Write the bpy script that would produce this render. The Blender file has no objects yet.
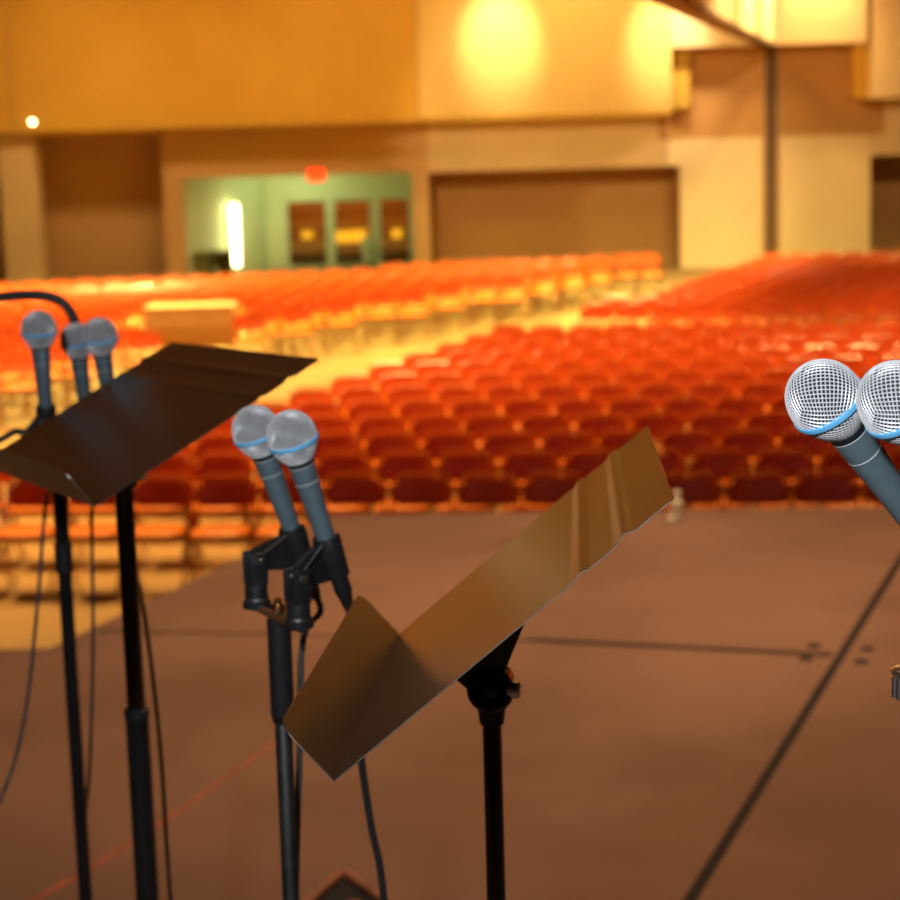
import bpy, bmesh, math, random
from mathutils import Vector, Matrix
import numpy as np
random.seed(7)
PI = math.pi
S = bpy.context.scene
COL = S.collection

# ------------------------------------------------------------------ camera
F = 1875.0
ROLL = math.atan(.028)
PITCH = math.atan(325/1875.)
CZ = 3.22            # eye height above the hall floor
ZS = 1.50            # stage height
cr, sr, cp, sp_ = math.cos(ROLL), math.sin(ROLL), math.cos(PITCH), math.sin(PITCH)

def ray(px, py):
    dx, dy = px-450, py-450
    a = dx*cr-dy*sr; b = dx*sr+dy*cr
    return Vector((a, F*cp-b*sp_, -(b*cp+F*sp_)))
def aty(px, py, Y):
    d = ray(px, py); return Vector((0, 0, CZ))+d*(Y/d.y)
def atz(px, py, z):
    d = ray(px, py); return Vector((0, 0, CZ))+d*((z-CZ)/d.z)
def proj(P):
    x, y, z = P[0], P[1], P[2]-CZ
    Fw = y*cp-z*sp_; B = -(z*cp+y*sp_)
    if Fw < .1: return None
    a = F*x/Fw; b = F*B/Fw
    return (450+a*cr+b*sr, 450-a*sr+b*cr)

cd = bpy.data.cameras.new('camera'); cam = bpy.data.objects.new('camera', cd); COL.objects.link(cam)
S.camera = cam
cd.sensor_width = 36; cd.sensor_fit = 'AUTO'; cd.lens = 75
ex = Vector((cr, -sr*0, 0))
# image axes in the world: right r = cos*X + ... (rolled), built from the projection itself
fwd = ray(450, 450).normalized()
right = (ray(451, 450)-ray(450, 450)).normalized()
down = (ray(450, 451)-ray(450, 450)).normalized()
M = Matrix((right, -down, -fwd)).transposed().to_4x4()
M.translation = Vector((0, 0, CZ))
cam.matrix_world = M
cd.clip_start = .05; cd.clip_end = 200
cd.dof.use_dof = True; cd.dof.focus_distance = 1.33; cd.dof.aperture_fstop = 9.5

S.view_settings.view_transform = 'Standard'; S.view_settings.look = 'None'
S.view_settings.exposure = 0; S.view_settings.gamma = 1; S.view_settings.use_curve_mapping = False

# ------------------------------------------------------------------ materials
def mat(name, col, rough=.5, metal=0, noise=0, nscale=20, bump=0, bscale=200, emit=None, estr=0, spec=.5, coat=0, col2=None, trans=0, detail=3, sheen=0):
    m = bpy.data.materials.new(name); m.use_nodes = True
    nt = m.node_tree; b = nt.nodes['Principled BSDF']
    b.inputs['Base Color'].default_value = (*col, 1)
    b.inputs['Roughness'].default_value = rough
    b.inputs['Metallic'].default_value = metal
    b.inputs['Specular IOR Level'].default_value = spec
    b.inputs['Coat Weight'].default_value = coat
    b.inputs['Transmission Weight'].default_value = trans
    b.inputs['Sheen Weight'].default_value = sheen
    tc = nt.nodes.new('ShaderNodeTexCoord')
    if noise or col2:
        n = nt.nodes.new('ShaderNodeTexNoise'); n.inputs['Scale'].default_value = nscale; n.inputs['Detail'].default_value = detail
        nt.links.new(tc.outputs['Object'], n.inputs['Vector'])
        r = nt.nodes.new('ShaderNodeValToRGB')
        c2 = col2 if col2 else tuple(c*(1-noise) for c in col)
        c1 = col if col2 else tuple(min(1, c*(1+noise)) for c in col)
        r.color_ramp.elements[0].position = .35; r.color_ramp.elements[1].position = .65
        r.color_ramp.elements[0].color = (*c2, 1); r.color_ramp.elements[1].color = (*c1, 1)
        nt.links.new(n.outputs['Fac'], r.inputs['Fac']); nt.links.new(r.outputs['Color'], b.inputs['Base Color'])
    if bump:
        n2 = nt.nodes.new('ShaderNodeTexNoise'); n2.inputs['Scale'].default_value = bscale; n2.inputs['Detail'].default_value = 2
        nt.links.new(tc.outputs['Object'], n2.inputs['Vector'])
        bp = nt.nodes.new('ShaderNodeBump'); bp.inputs['Strength'].default_value = bump; bp.inputs['Distance'].default_value = .01
        nt.links.new(n2.outputs['Fac'], bp.inputs['Height']); nt.links.new(bp.outputs['Normal'], b.inputs['Normal'])
    if emit:
        b.inputs['Emission Color'].default_value = (*emit, 1); b.inputs['Emission Strength'].default_value = estr
    return m

MT = {
 'carpet': mat('stage_carpet', (.20, .116, .073), .9, noise=.18, nscale=1.1, bump=.5, bscale=260, spec=.15, detail=6),
 'seam': mat('seam_dark', (.018, .012, .01), .8, spec=.2),
 'skirt': mat('stage_skirt', (.03, .018, .012), .9, spec=.2),
 'floor': mat('hall_floor_tan', (.26, .143, .045), .65, noise=.06, nscale=.8, spec=.4),
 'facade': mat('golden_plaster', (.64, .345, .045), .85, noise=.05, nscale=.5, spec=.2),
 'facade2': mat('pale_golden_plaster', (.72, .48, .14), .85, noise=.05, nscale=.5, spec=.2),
 'cream': mat('cream_plaster', (.74, .53, .25), .85, noise=.05, nscale=.6, spec=.2),
 'tan': mat('tan_plaster', (.60, .35, .13), .85, noise=.04, nscale=.6, spec=.2),
 'dark_wall': mat('dark_brown_wall', (.14, .06, .03), .9, noise=.1, nscale=1),  # dark tone put on the unseen side walls to dim desk reflections
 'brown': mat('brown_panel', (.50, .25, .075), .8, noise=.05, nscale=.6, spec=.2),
 'strip': mat('ochre_paint', (.62, .36, .05), .8, noise=.03, nscale=1, spec=.2),
 'groove': mat('dark_groove', (.16, .08, .03), .8, noise=.05, nscale=2),
 'ceil': mat('ceiling_paint', (.10, .07, .045), .9, noise=.03, nscale=1),
 'lobby': mat('pale_green_plaster', (.62, .68, .42), .8, noise=.04, nscale=1),
 'mull': mat('pale_green_metal', (.55, .62, .40), .5, noise=.04, nscale=3),
 'nightwall': mat('brown_brick', (.35, .16, .03), .8, noise=.2, nscale=3),
 'glass': mat('clear_glass', (.9, .75, .5), .02, noise=.01, nscale=1, trans=1.0),
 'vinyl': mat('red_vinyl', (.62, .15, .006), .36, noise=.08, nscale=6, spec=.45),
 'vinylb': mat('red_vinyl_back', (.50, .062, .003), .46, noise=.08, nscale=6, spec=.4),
 'paint': mat('red_enamel', (.52, .09, .005), .25, noise=.06, nscale=8, spec=.6),
 'frame': mat('bronze_tube', (.42, .22, .10), .28, metal=.8, noise=.05, nscale=8),
 'black': mat('black_enamel', (.012, .012, .013), .15, noise=.2, nscale=30, spec=.5),
 'bchrome': mat('black_chrome', (.16, .15, .14), .14, metal=1, noise=.1, nscale=20),
 'blackp': mat('black_plastic', (.014, .015, .017), .38, noise=.15, nscale=60, bump=.05, bscale=500, spec=.5),
 'worn': mat('worn_black_steel', (.012, .0115, .0115), .5, noise=.6, nscale=45, spec=.5),
 'chrome': mat('chrome', (.80, .79, .77), .28, metal=1, noise=.03, nscale=20),
 'brass': mat('brass_screw', (.80, .50, .22), .25, metal=1, noise=.05, nscale=50),
 'desk': mat('brown_black_enamel', (.036, .0195, .011), .30, noise=.10, nscale=14, bump=.02, bscale=400, spec=.7),
 'edge': mat('bare_steel_edge', (.55, .50, .45), .3, metal=1, noise=.1, nscale=80),
 'handle': mat('blue_grey_enamel', (.16, .235, .275), .34, metal=.45, noise=.06, nscale=80, spec=.5),
 'grille': mat('silver_mesh', (.80, .81, .84), .45, metal=.35, noise=.04, nscale=200),
 'foam': mat('grey_foam', (.012, .013, .018), .9, noise=.3, nscale=300),
 'blue': mat('blue_ring', (.13, .45, .78), .4, noise=.04, nscale=100),
 'collar': mat('dark_collar', (.02, .028, .034), .35, metal=.4, noise=.05, nscale=80),
 'white': mat('white_line', (.75, .78, .78), .5, noise=.03, nscale=100),
 'cable': mat('black_cable', (.016, .016, .017), .5, noise=.2, nscale=90),
 'gcable': mat('grey_cable', (.055, .055, .055), .5, noise=.2, nscale=90),
 'tape': mat('faded_red_tape', (.30, .07, .03), .8, noise=.25, nscale=15),
 'cloth': mat('peach_cloth', (.48, .23, .10), .8, noise=.05, nscale=4),
 'cup': mat('cream_plastic', (.80, .74, .52), .4, noise=.04, nscale=20),
 'rim': mat('brown_wood', (.26, .09, .04), .5, noise=.25, nscale=12),
 'gblk': mat('black_grille', (.008, .007, .006), .9, noise=.3, nscale=120, bump=.4, bscale=300),
 'exit': mat('red_sign', (.7, .06, .02), .5, noise=.02, nscale=4, emit=(1, .03, .002), estr=3.2),
 'lampw': mat('warm_lamp', (1, .9, .6), .5, noise=.01, nscale=4, emit=(1, .86, .45), estr=9),
 'lampy': mat('yellow_lamp', (1, .8, .2), .5, noise=.01, nscale=4, emit=(1, .62, .03), estr=.9),
 'lampd': mat('downlight_lens', (1, .9, .6), .5, noise=.01, nscale=4, emit=(1, .75, .35), estr=14),
 'olive': mat('olive_laminate', (.16, .16, .05), .6, noise=.1, nscale=4),
}

# ------------------------------------------------------------------ mesh helpers
def mesh_of(name, bm, mats, smooth=True, angle=35):
    bmesh.ops.remove_doubles(bm, verts=bm.verts, dist=1e-7)
    bmesh.ops.recalc_face_normals(bm, faces=bm.faces)
    me = bpy.data.meshes.new(name); bm.to_mesh(me); bm.free()
    for m in (mats if isinstance(mats, (list, tuple)) else [mats]): me.materials.append(MT[m])
    if smooth and me.polygons:
        me.polygons.foreach_set('use_smooth', [True]*len(me.polygons))
        try: me.set_sharp_from_angle(angle=math.radians(angle))
        except Exception: pass
    me.update()
    return me
def obj(name, bm, mats, parent=None, smooth=True, at=None):
    """one mesh object; vertices are given in world space, 'at' is the origin to use (or the parent's location)"""
    o0 = Vector(at) if at is not None else (parent_loc(parent) if parent else None)
    if o0 is not None: bmesh.ops.translate(bm, verts=bm.verts, vec=-o0)
    me = mesh_of(name, bm, mats, smooth)
    o = bpy.data.objects.new(name, me); COL.objects.link(o)
    if parent:
        o.parent = parent
    elif o0 is not None: o.location = o0
    return o
def parent_loc(p):
    v = Vector((0, 0, 0))
    while p: v += p.location; p = p.parent
    return v
def tag(o, label=None, cat=None, group=None, kind=None):
    if label: o['label'] = label
    if cat: o['category'] = cat
    if group: o['group'] = group
    if kind: o['kind'] = kind
    return o
def thing(name, loc, label, cat, group=None):
    o = bpy.data.objects.new(name, None); COL.objects.link(o); o.location = loc; o.empty_display_size = .1
    return tag(o, label, cat, group)
def struct(name, bm, m, label=None):
    o = obj(name, bm, m, smooth=False); o['kind'] = 'structure'
    if label: o['label'] = label
    return o
def BM(): return bmesh.new()
def frame_of(axis):
    a = Vector(axis).normalized()
    t = Vector((0, 0, 1)) if abs(a.z) < .9 else Vector((1, 0, 0))
    x = t.cross(a).normalized(); y = a.cross(x)
    return x, y, a
def box(bm, c, s, rot=None, bevel=0, mi=0):
    g = bmesh.ops.create_cube(bm, size=1)
    vs = g['verts']
    bmesh.ops.scale(bm, vec=s, verts=vs)
    fs = list({f for v in vs for f in v.link_faces})
    if bevel:
        es = list({e for v in vs for e in v.link_edges})
        r = bmesh.ops.bevel(bm, geom=es, offset=bevel, segments=2, affect='EDGES', profile=.5)
        fs = [f for f in r['faces']]+[f for f in fs if f.is_valid]
        vs = list({v for f in fs for v in f.verts})
    if rot is not None: bmesh.ops.rotate(bm, verts=vs, cent=(0, 0, 0), matrix=rot)
    bmesh.ops.translate(bm, verts=vs, vec=c)
    for f in fs: f.material_index = mi
def bx(bm, x0, x1, y0, y1, z0, z1, bevel=0, mi=0):
    box(bm, ((x0+x1)/2, (y0+y1)/2, (z0+z1)/2), (abs(x1-x0), abs(y1-y0), abs(z1-z0)), None, bevel, mi)
def lathe(bm, prof, org, axis, seg=24, mi=0, cap=True):
    """prof: list of (t along axis, radius)"""
    x, y, a = frame_of(axis); org = Vector(org); rings = []
    for t, r in prof:
        rings.append([bm.verts.new(org+a*t+(x*math.cos(2*PI*k/seg)+y*math.sin(2*PI*k/seg))*max(r, 1e-5)) for k in range(seg)])
    for A, B in zip(rings, rings[1:]):
        for k in range(seg):
            f = bm.faces.new((A[k], A[(k+1) % seg], B[(k+1) % seg], B[k])); f.material_index = mi
    if cap:
        for R, rev in ((rings[0], True), (rings[-1], False)):
            f = bm.faces.new(R[::-1] if rev else R); f.material_index = mi
def tube(bm, pts, rad, seg=10, mi=0, closed=False):
    pts = [Vector(p) for p in pts]; n = len(pts)
    rr = rad if isinstance(rad, (list, tuple)) else [rad]*n
    rings = []; px = None
    for i, p in enumerate(pts):
        if closed: d = pts[(i+1) % n]-pts[i-1]
        else: d = pts[min(i+1, n-1)]-pts[max(i-1, 0)]
        d.normalize()
        if px is None: x, _, _ = frame_of(d)
        else:
            x = px-d*px.dot(d)
            x = x.normalized() if x.length > 1e-6 else frame_of(d)[0]
        px = x; y = d.cross(x)
        rings.append([bm.verts.new(p+(x*math.cos(2*PI*k/seg)+y*math.sin(2*PI*k/seg))*rr[i]) for k in range(seg)])
    pairs = list(zip(rings, rings[1:]))+([(rings[-1], rings[0])] if closed else [])
    for A, B in pairs:
        for k in range(seg):
            f = bm.faces.new((A[k], A[(k+1) % seg], B[(k+1) % seg], B[k])); f.material_index = mi
    if not closed:
        for R in (rings[0][::-1], rings[-1]):
            f = bm.faces.new(R); f.material_index = mi
def smooth_path(pts, sub=8):
    P = [Vector(p) for p in pts]; out = []
    for i in range(len(P)-1):
        p0, p1, p2, p3 = P[max(i-1, 0)], P[i], P[i+1], P[min(i+2, len(P)-1)]
        for k in range(sub):
            t = k/sub
            out.append(.5*((2*p1)+(p2-p0)*t+(2*p0-5*p1+4*p2-p3)*t*t+(3*p1-p0-3*p2+p3)*t**3))
    out.append(P[-1]); return out
def prism(bm, poly, z0, z1, mi=0):
    A = [bm.verts.new((p[0], p[1], z0)) for p in poly]; B = [bm.verts.new((p[0], p[1], z1)) for p in poly]
    n = len(poly)
    fs = [bm.faces.new(A[::-1]), bm.faces.new(B)]+[bm.faces.new((A[i], A[(i+1) % n], B[(i+1) % n], B[i])) for i in range(n)]
    for f in fs: f.material_index = mi

# ------------------------------------------------------------------ hall shell
YW = 41.0
def WX(px, Y=YW, py=150): return aty(px, py, Y).x
def WZ(px, py, Y=YW): return aty(px, py, Y).z
XL, XR = -24.0, 24.0
ZC = 9.0
bm = BM(); bx(bm, XL, XR, -6, 56, -.2, 0); struct('floor', bm, 'floor')
bm = BM(); bx(bm, XL, XR, -6, 56, ZC, ZC+.2); struct('ceiling', bm, 'ceil')
bm = BM(); bx(bm, XL-.3, XL, -6, 56, 0, ZC); struct('wall_left', bm, 'dark_wall')
bm = BM(); bx(bm, XR, XR+.3, -6, 56, 0, ZC); struct('wall_right', bm, 'dark_wall')

zf = WZ(400, 119.5)                       # underside of the upper facade
zo = WZ(550, 169)                       # head of the wide opening
zl = WZ(300, 175)                       # head of the lobby opening
zn = WZ(770, 46)                        # head of the niche
x_c0, x_c1 = WX(4), WX(40)
x_l0, x_l1 = WX(180), WX(411)
x_o0, x_o1 = WX(428), WX(680)
x_n0, x_n1 = WX(673), WX(870)
x_p1 = WX(870)
T = .35
# lower back wall, cut around its openings
bm = BM()
bx(bm, WX(161), x_l0, YW, YW+T, 0, zf+.3)
bx(bm, x_l0, x_l1, YW, YW+T, zl, zf+.3)
bx(bm, x_l1, x_o0, YW, YW+T, 0, zf+.3)
struct('wall_back_left', bm, 'tan')
bm = BM()
bx(bm, x_o0, x_o1, YW, YW+T, zo, zf+.3)
bx(bm, x_o1, WX(764), YW-.05, YW+T, 0, WZ(720, 138))
bx(bm, WX(777), x_p1, YW-.05, YW+T, 0, WZ(720, 138))
bx(bm, x_p1, XR, YW, YW+T, WZ(890, 155), zf+.5)
struct('wall_back_right', bm, 'cream')
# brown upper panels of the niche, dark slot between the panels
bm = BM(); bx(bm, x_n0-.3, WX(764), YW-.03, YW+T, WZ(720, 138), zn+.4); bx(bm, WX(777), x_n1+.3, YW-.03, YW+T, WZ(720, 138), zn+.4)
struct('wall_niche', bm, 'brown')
bm = BM(); bx(bm, WX(764), WX(777), YW+.02, YW+T, 0, zn+.4); struct('trim_1', bm, 'groove')
bm = BM(); bx(bm, WX(764)-.05, WX(764), YW-.1, YW, 0, zn+.2); bx(bm, WX(777), WX(777)+.05, YW-.1, YW, 0, zn+.2); struct('trim_2', bm, 'tan')
# far left: recess, column, soffit strip
bm = BM(); bx(bm, XL, WX(161), 42.2, 42.5, 0, zf+.4); bx(bm, WX(161), WX(161)+.2, YW+T, 42.5, 0, zf); struct('wall_recess', bm, 'tan')
bm = BM(); bx(bm, x_c0, x_c1, YW-.55, YW+.1, 0, zf); struct('wall_column', bm, 'cream')
bm = BM(); bx(bm, x_c1, WX(160), YW-.7, 42.2, zf-.16, zf+.1); struct('trim_3', bm, 'facade')
# upper facade in panels with shallow joints
yf = YW-.9
bm = BM()
for a, b in ((-900, 14), (16, 419)):
    xa = XL if a == -900 else WX(a, yf)
    bx(bm, xa, WX(b, yf), yf, YW-.1, zf, ZC)
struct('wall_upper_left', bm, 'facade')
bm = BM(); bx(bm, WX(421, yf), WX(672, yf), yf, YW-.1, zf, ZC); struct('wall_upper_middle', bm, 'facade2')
bm = BM(); bx(bm, XL, WX(672, yf), yf+.04, YW-.1, zf+.02, ZC); struct('trim_4', bm, 'tan')
bm = BM(); bx(bm, XL, WX(672, yf), yf-.03, yf+.1, zf-.05, zf+.03); struct('trim_5', bm, 'strip')
bm = BM(); bx(bm, WX(872, yf), XR, yf, YW-.1, WZ(885, 98, yf), ZC); struct('wall_upper_right', bm, 'cream')
bm = BM(); bx(bm, WX(670, yf), WX(866, yf), yf+.05, YW-.1, zn, ZC); struct('wall_upper_niche', bm, 'cream')
bm = BM(); bx(bm, WX(672, 40.6), WX(690, 40.6), 40.6, 40.98, WZ(680, 108, 40.6), zn); bx(bm, WX(852, 40.6), WX(874, 40.6), 40.6, 40.98, WZ(860, 98, 40.6), zn+2)
struct('trim_6', bm, 'strip')
# hanging header of the folding partition, running from the niche towards the stage
ax = math.radians(14.0); hd = Vector((math.sin(ax), math.cos(ax), 0)); hp = aty(776, 45, yf+.05)
far = hp; near = hp-hd*34
side = Vector((hd.y, -hd.x, 0))
bm = BM(); prism(bm, [far, near, near-side*.3, far-side*.3], hp.z, ZC); struct('wall_header', bm, 'cream')
bm = BM(); prism(bm, [far+side*.03, near+side*.03, near-side*.33, far-side*.33], hp.z-.04, hp.z+.02); struct('trim_7', bm, 'groove')
# wide dark opening and the one at the right edge
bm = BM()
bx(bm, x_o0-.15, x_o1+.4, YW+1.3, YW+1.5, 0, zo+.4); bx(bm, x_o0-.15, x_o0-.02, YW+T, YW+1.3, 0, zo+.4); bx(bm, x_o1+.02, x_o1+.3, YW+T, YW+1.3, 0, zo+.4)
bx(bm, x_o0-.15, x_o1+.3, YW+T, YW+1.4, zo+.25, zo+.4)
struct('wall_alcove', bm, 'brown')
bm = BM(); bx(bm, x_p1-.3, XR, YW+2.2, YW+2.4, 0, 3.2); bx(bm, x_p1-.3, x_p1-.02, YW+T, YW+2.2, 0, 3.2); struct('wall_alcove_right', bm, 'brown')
# lobby behind the left opening
YL = 44.2
lx0, lx1 = WX(264, YL), x_l1+.13
bm = BM()
p0 = Vector((x_l0-.02, YW+T, 0)); p1 = Vector((lx0, YL, 0))
prism(bm, [p0, p1, p1+Vector((-.2, .2, 0)), p0+Vector((-.2, 0, 0))], 0, 3.4)
zd = WZ(340, 197, YL)
bx(bm, lx0, lx1, YL, YL+.25, zd, 3.4)
bx(bm, lx0, WX(283, YL), YL, YL+.25, 0, zd)
bx(bm, x_l1+.03, x_l1+.13, YW+T, YL+.2, 0, 3.4)
struct('wall_lobby', bm, 'lobby')
bm = BM(); bx(bm, x_l0-.4, x_l1+.13, YW+T, YL+.3, 2.75, 2.9); struct('ceiling_lobby', bm, 'lobby')
# glazed entrance doors: three leaves
for n, (a, b) in enumerate(((281, 327), (327, 373), (373, 412))):
    xa, xb = WX(a, YL), WX(b, YL)
    w = .12 if n else .1
    bm = BM()
    bx(bm, xa, xa+w, YL-.03, YL+.09, 0, zd); bx(bm, xb-w, xb, YL-.03, YL+.09, 0, zd)
    bx(bm, xa+w, xb-w, YL-.03, YL+.09, zd-.08, zd); bx(bm, xa+w, xb-w, YL-.03, YL+.09, 0, .06)
    d = struct('door_%d' % (n+1), bm, 'mull')
    bm = BM(); bx(bm, xa+w, xb-w, YL+.02, YL+.035, .06, zd-.08); g = obj('pane', bm, 'glass', d, False)
    if n == 1:
        bm = BM(); bx(bm, xb-w-.22, xb-w, YL-.1, YL-.03, .1, WZ(370, 238, YL)); obj('push_plate', bm, 'mull', d, False)
bm = BM(); bx(bm, -9, 4, 54, 54.2, 0, 4); struct('wall_outside', bm, 'nightwall')
for k, (a, b, y0, y1) in enumerate(((333, 350, 231, 243), (351, 366, 230, 242), (302, 312, 231, 239), (392, 402, 229, 238))):
    q0, q1 = aty(a, y1, 53.8), aty(b, y0, 53.8)
    r = thing('wall_lamp', ((q0.x+q1.x)/2, 54, q0.z), ['yellow lamp behind the middle glass door, left of two', 'yellow lamp behind the middle glass door, right of two', 'faint yellow lamp behind the left glass door', 'faint yellow lamp behind the right glass door'][k], 'lamp', 'lamps behind the lobby doors')
    bm = BM(); bx(bm, q0.x, q1.x, 53.82, 53.95, q0.z, q1.z, .02); obj('lamp_shade', bm, 'lampy', r)
    bm = BM(); bx(bm, (q0.x+q1.x)/2-.08, (q0.x+q1.x)/2+.08, 53.95, 54, q0.z+.05, q1.z-.05); obj('bracket', bm, 'groove', r)
# tall sconce on the lobby's slanting wall
def on_lobby(px):
    # point of the slanting wall seen in column px (plan only)
    dx = (px-450)/F
    for i in range(2000):
        t = i/2000; q = p0.lerp(p1, t)
        if q.x/q.y >= dx*1.0+.0: return q
    return p1
q = on_lobby(236); dn = Vector(((p1-p0).y, -(p1-p0).x, 0)).normalized()
zt, zb = WZ(236, 204, q.y), WZ(236, 266, q.y)
r = thing('sconce', q, 'tall bright wall sconce glowing in the pale green lobby', 'lamp')
bm = BM(); lathe(bm, [(0, .04), (.03, .075), (.5, .085), (1.2, .095), (zt-zb-.03, .095), (zt-zb, .06)], q+dn*.18+Vector((0, 0, zb)), (0, 0, 1), 20); obj('lamp_shade', bm, 'lampw', r)
bm = BM(); box(bm, q+dn*.015+Vector((0, 0, (zt+zb)/2)), (.14, .14, 1.0), None); obj('back_plate', bm, 'mull', r)
# low console in the lobby
q = on_lobby(212)+dn*.22
r = thing('console_table', (q.x, q.y, 0), 'low olive console against the slanting lobby wall left of sconce', 'table')
rz = Matrix.Rotation(math.atan2((p1-p0).y, (p1-p0).x), 3, 'Z')
h = WZ(214, 251, q.y)
bm = BM(); box(bm, q+Vector((0, 0, h-.03)), (1.0, .4, .06), rz, .01); obj('tabletop', bm, 'olive', r)
for sx in (-.44, .44):
    bm = BM(); box(bm, q+rz@Vector((sx, 0, (h-.06)/2)), (.06, .36, h-.06), rz); obj('leg', bm, 'olive', r)
bm = BM(); box(bm, q+rz@Vector((0, .18, (h-.06)/2+.1)), (.8, .03, h-.3), rz); obj('modesty_panel', bm, 'olive', r)
# exit sign above the lobby opening
q = aty(316, 175, YW-.12)
r = thing('exit_sign', (q.x, YW, q.z), 'glowing red exit sign above the pale green lobby opening', 'sign')
bm = BM(); bx(bm, q.x-.17, q.x+.17, YW-.14, YW-.08, q.z-.12, q.z+.12, .01); obj('face', bm, 'exit', r)
bm = BM(); bx(bm, q.x-.19, q.x+.19, YW-.09, YW, q.z-.14, q.z+.14, .01); obj('housing', bm, 'groove', r)
# small lamp under the facade at the column
q = aty(32, 122, yf-.1)
r = thing('downlight', (q.x, yf, q.z), 'tiny bright lamp on facade edge above the left column', 'lamp')
bm = BM(); lathe(bm, [(0, .02), (.02, .05), (.05, .05)], q, (0, 1, 0), 16); obj('lens', bm, 'lampd', r)
bm = BM(); lathe(bm, [(0.05, .07), (.1, .07)], q, (0, 1, 0), 16); obj('housing', bm, 'groove', r)

# ------------------------------------------------------------------ stage
A = atz(50, 648, ZS); B = atz(330, 515, ZS); C = atz(900, 507, ZS)
dirF = (C-B).normalized()
poly = [(-14, A.y+.02), (A.x, A.y), (B.x, B.y), tuple((B+dirF*9)[:2]), (B.x+9, -4), (-14, -4)]
bm = BM(); prism(bm, poly, ZS-.06, ZS); struct('floor_stage', bm, 'carpet')
ins = [(-13.9, A.y-.02), (A.x+.03, A.y-.05), (B.x+.06, B.y-.06), tuple((B+dirF*8.9-Vector((0, .06, 0)))[:2]), (B.x+8.8, -3.9), (-13.9, -3.9)]
bm = BM(); prism(bm, ins, 0, ZS-.06); struct('wall_stage', bm, 'skirt')
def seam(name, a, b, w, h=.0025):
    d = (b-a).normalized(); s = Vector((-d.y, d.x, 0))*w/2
    bm = BM(); prism(bm, [a-s, b-s, b+s, a+s], ZS, ZS+h); struct(name, bm, 'seam')  # dark strip on the deck stands in for shade inside the panel gap
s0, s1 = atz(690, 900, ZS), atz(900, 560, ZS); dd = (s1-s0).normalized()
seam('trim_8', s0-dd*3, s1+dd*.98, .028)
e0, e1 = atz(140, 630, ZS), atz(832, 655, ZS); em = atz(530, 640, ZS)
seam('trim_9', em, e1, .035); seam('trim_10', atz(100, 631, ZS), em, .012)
for k, (px, py) in enumerate(((814, 646), (806, 659), (867, 649), (861, 662))):
    q = atz(px, py, ZS)
    bm = BM(); lathe(bm, [(0, .023), (.003, .023), (.005, .018)], q, (0, 0, 1), 16)
    o = obj('deck_bolt', bm, 'seam', at=q)
    tag(o, ['dark bolt head left of the stage seam crossing, farther of two', 'dark bolt head left of the stage seam crossing, nearer of two', 'dark bolt head right of the stage seam crossing, farther of two', 'dark bolt head right of the stage seam crossing, nearer of two'][k], 'bolt', 'bolt heads at the seam crossing')
pts = [atz(20, 908, ZS), atz(75, 877, ZS), atz(132, 842, ZS), atz(200, 797, ZS), atz(275, 742, ZS)]
bm = BM()
L, Rr = [], []
for i, p in enumerate(pts):
    d = (pts[min(i+1, 4)]-pts[max(i-1, 0)]).normalized(); s = Vector((-d.y, d.x, 0))*(.009 if i < 3 else .006)
    L.append(p-s); Rr.append(p+s)
prism(bm, L+Rr[::-1], ZS, ZS+.001)
tag(obj('tape_strip', bm, 'tape', smooth=False), 'faded red tape line on the stage carpet at lower left', 'tape')
# small cream bottle at the stage front
q = atz(677, 521, ZS)
r = thing('bottle', q, 'small cream bottle standing at the front edge of the stage', 'bottle')
bm = BM(); lathe(bm, [(0, .022), (.004, .027), (.085, .027), (.1, .016), (.112, .016)], q, (0, 0, 1), 20); obj('body', bm, 'cup', r)
bm = BM(); lathe(bm, [(.112, .018), (.13, .018), (.132, .016)], q, (0, 0, 1), 20); obj('cap', bm, 'cup', r)
bm = BM(); lathe(bm, [(0, .020), (.012, .022), (.022, .018), (.026, .010)], q+Vector((-.024, -.01, 0)), (0, 0, 1), 24); obj('foot', bm, 'cup', r)
# black floor monitor whose far corner shows at the bottom edge
zt = ZS+.30
c0 = atz(343, 863, zt); cl = atz(305, 896, zt); crr = atz(396, 900, zt)
dl = (cl-c0).normalized(); drr = (crr-c0).normalized()
poly = [c0, c0+dl*.42, c0+dl*.42+drr*.55, c0+drr*.55]
cen = sum(poly, Vector())/4
r = thing('stage_monitor', (cen.x, cen.y, ZS), 'black floor monitor with brown rim at the bottom edge of photo', 'speaker')
bm = BM(); prism(bm, poly, ZS, zt-.02); obj('cabinet', bm, 'blackp', r, False)
bm = BM()
inn = [p+((poly[i-1]-p).normalized()+(poly[(i+1) % 4]-p).normalized())*.026 for i, p in enumerate(poly)]
lev = [[bm.verts.new((p.x, p.y, z)) for p in P] for P, z in ((poly, zt-.02), (poly, zt-.003), ([p.lerp(q_, .12) for p, q_ in zip(poly, inn)], zt), ([p.lerp(q_, .88) for p, q_ in zip(poly, inn)], zt), (inn, zt-.003), (inn, zt-.02))]
for a, b in zip(lev, lev[1:]+lev[:1]):
    for k in range(4): bm.faces.new((a[k], a[(k+1) % 4], b[(k+1) % 4], b[k]))
obj('rim', bm, 'rim', r)
bm = BM(); prism(bm, [p.lerp(cen, .05) for p in poly], zt-.03, zt-.014); obj('grille', bm, 'gblk', r, False)
tag(r.children[1], 'brown rim')
q = cen+(c0-cen)*.55
bm = BM(); lathe(bm, [(0, .02), (.012, .02), (.016, .012)], Vector((q.x, q.y, zt-.014)), (0, 0, 1), 16); obj('corner_screw', bm, 'rim', r)

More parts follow.
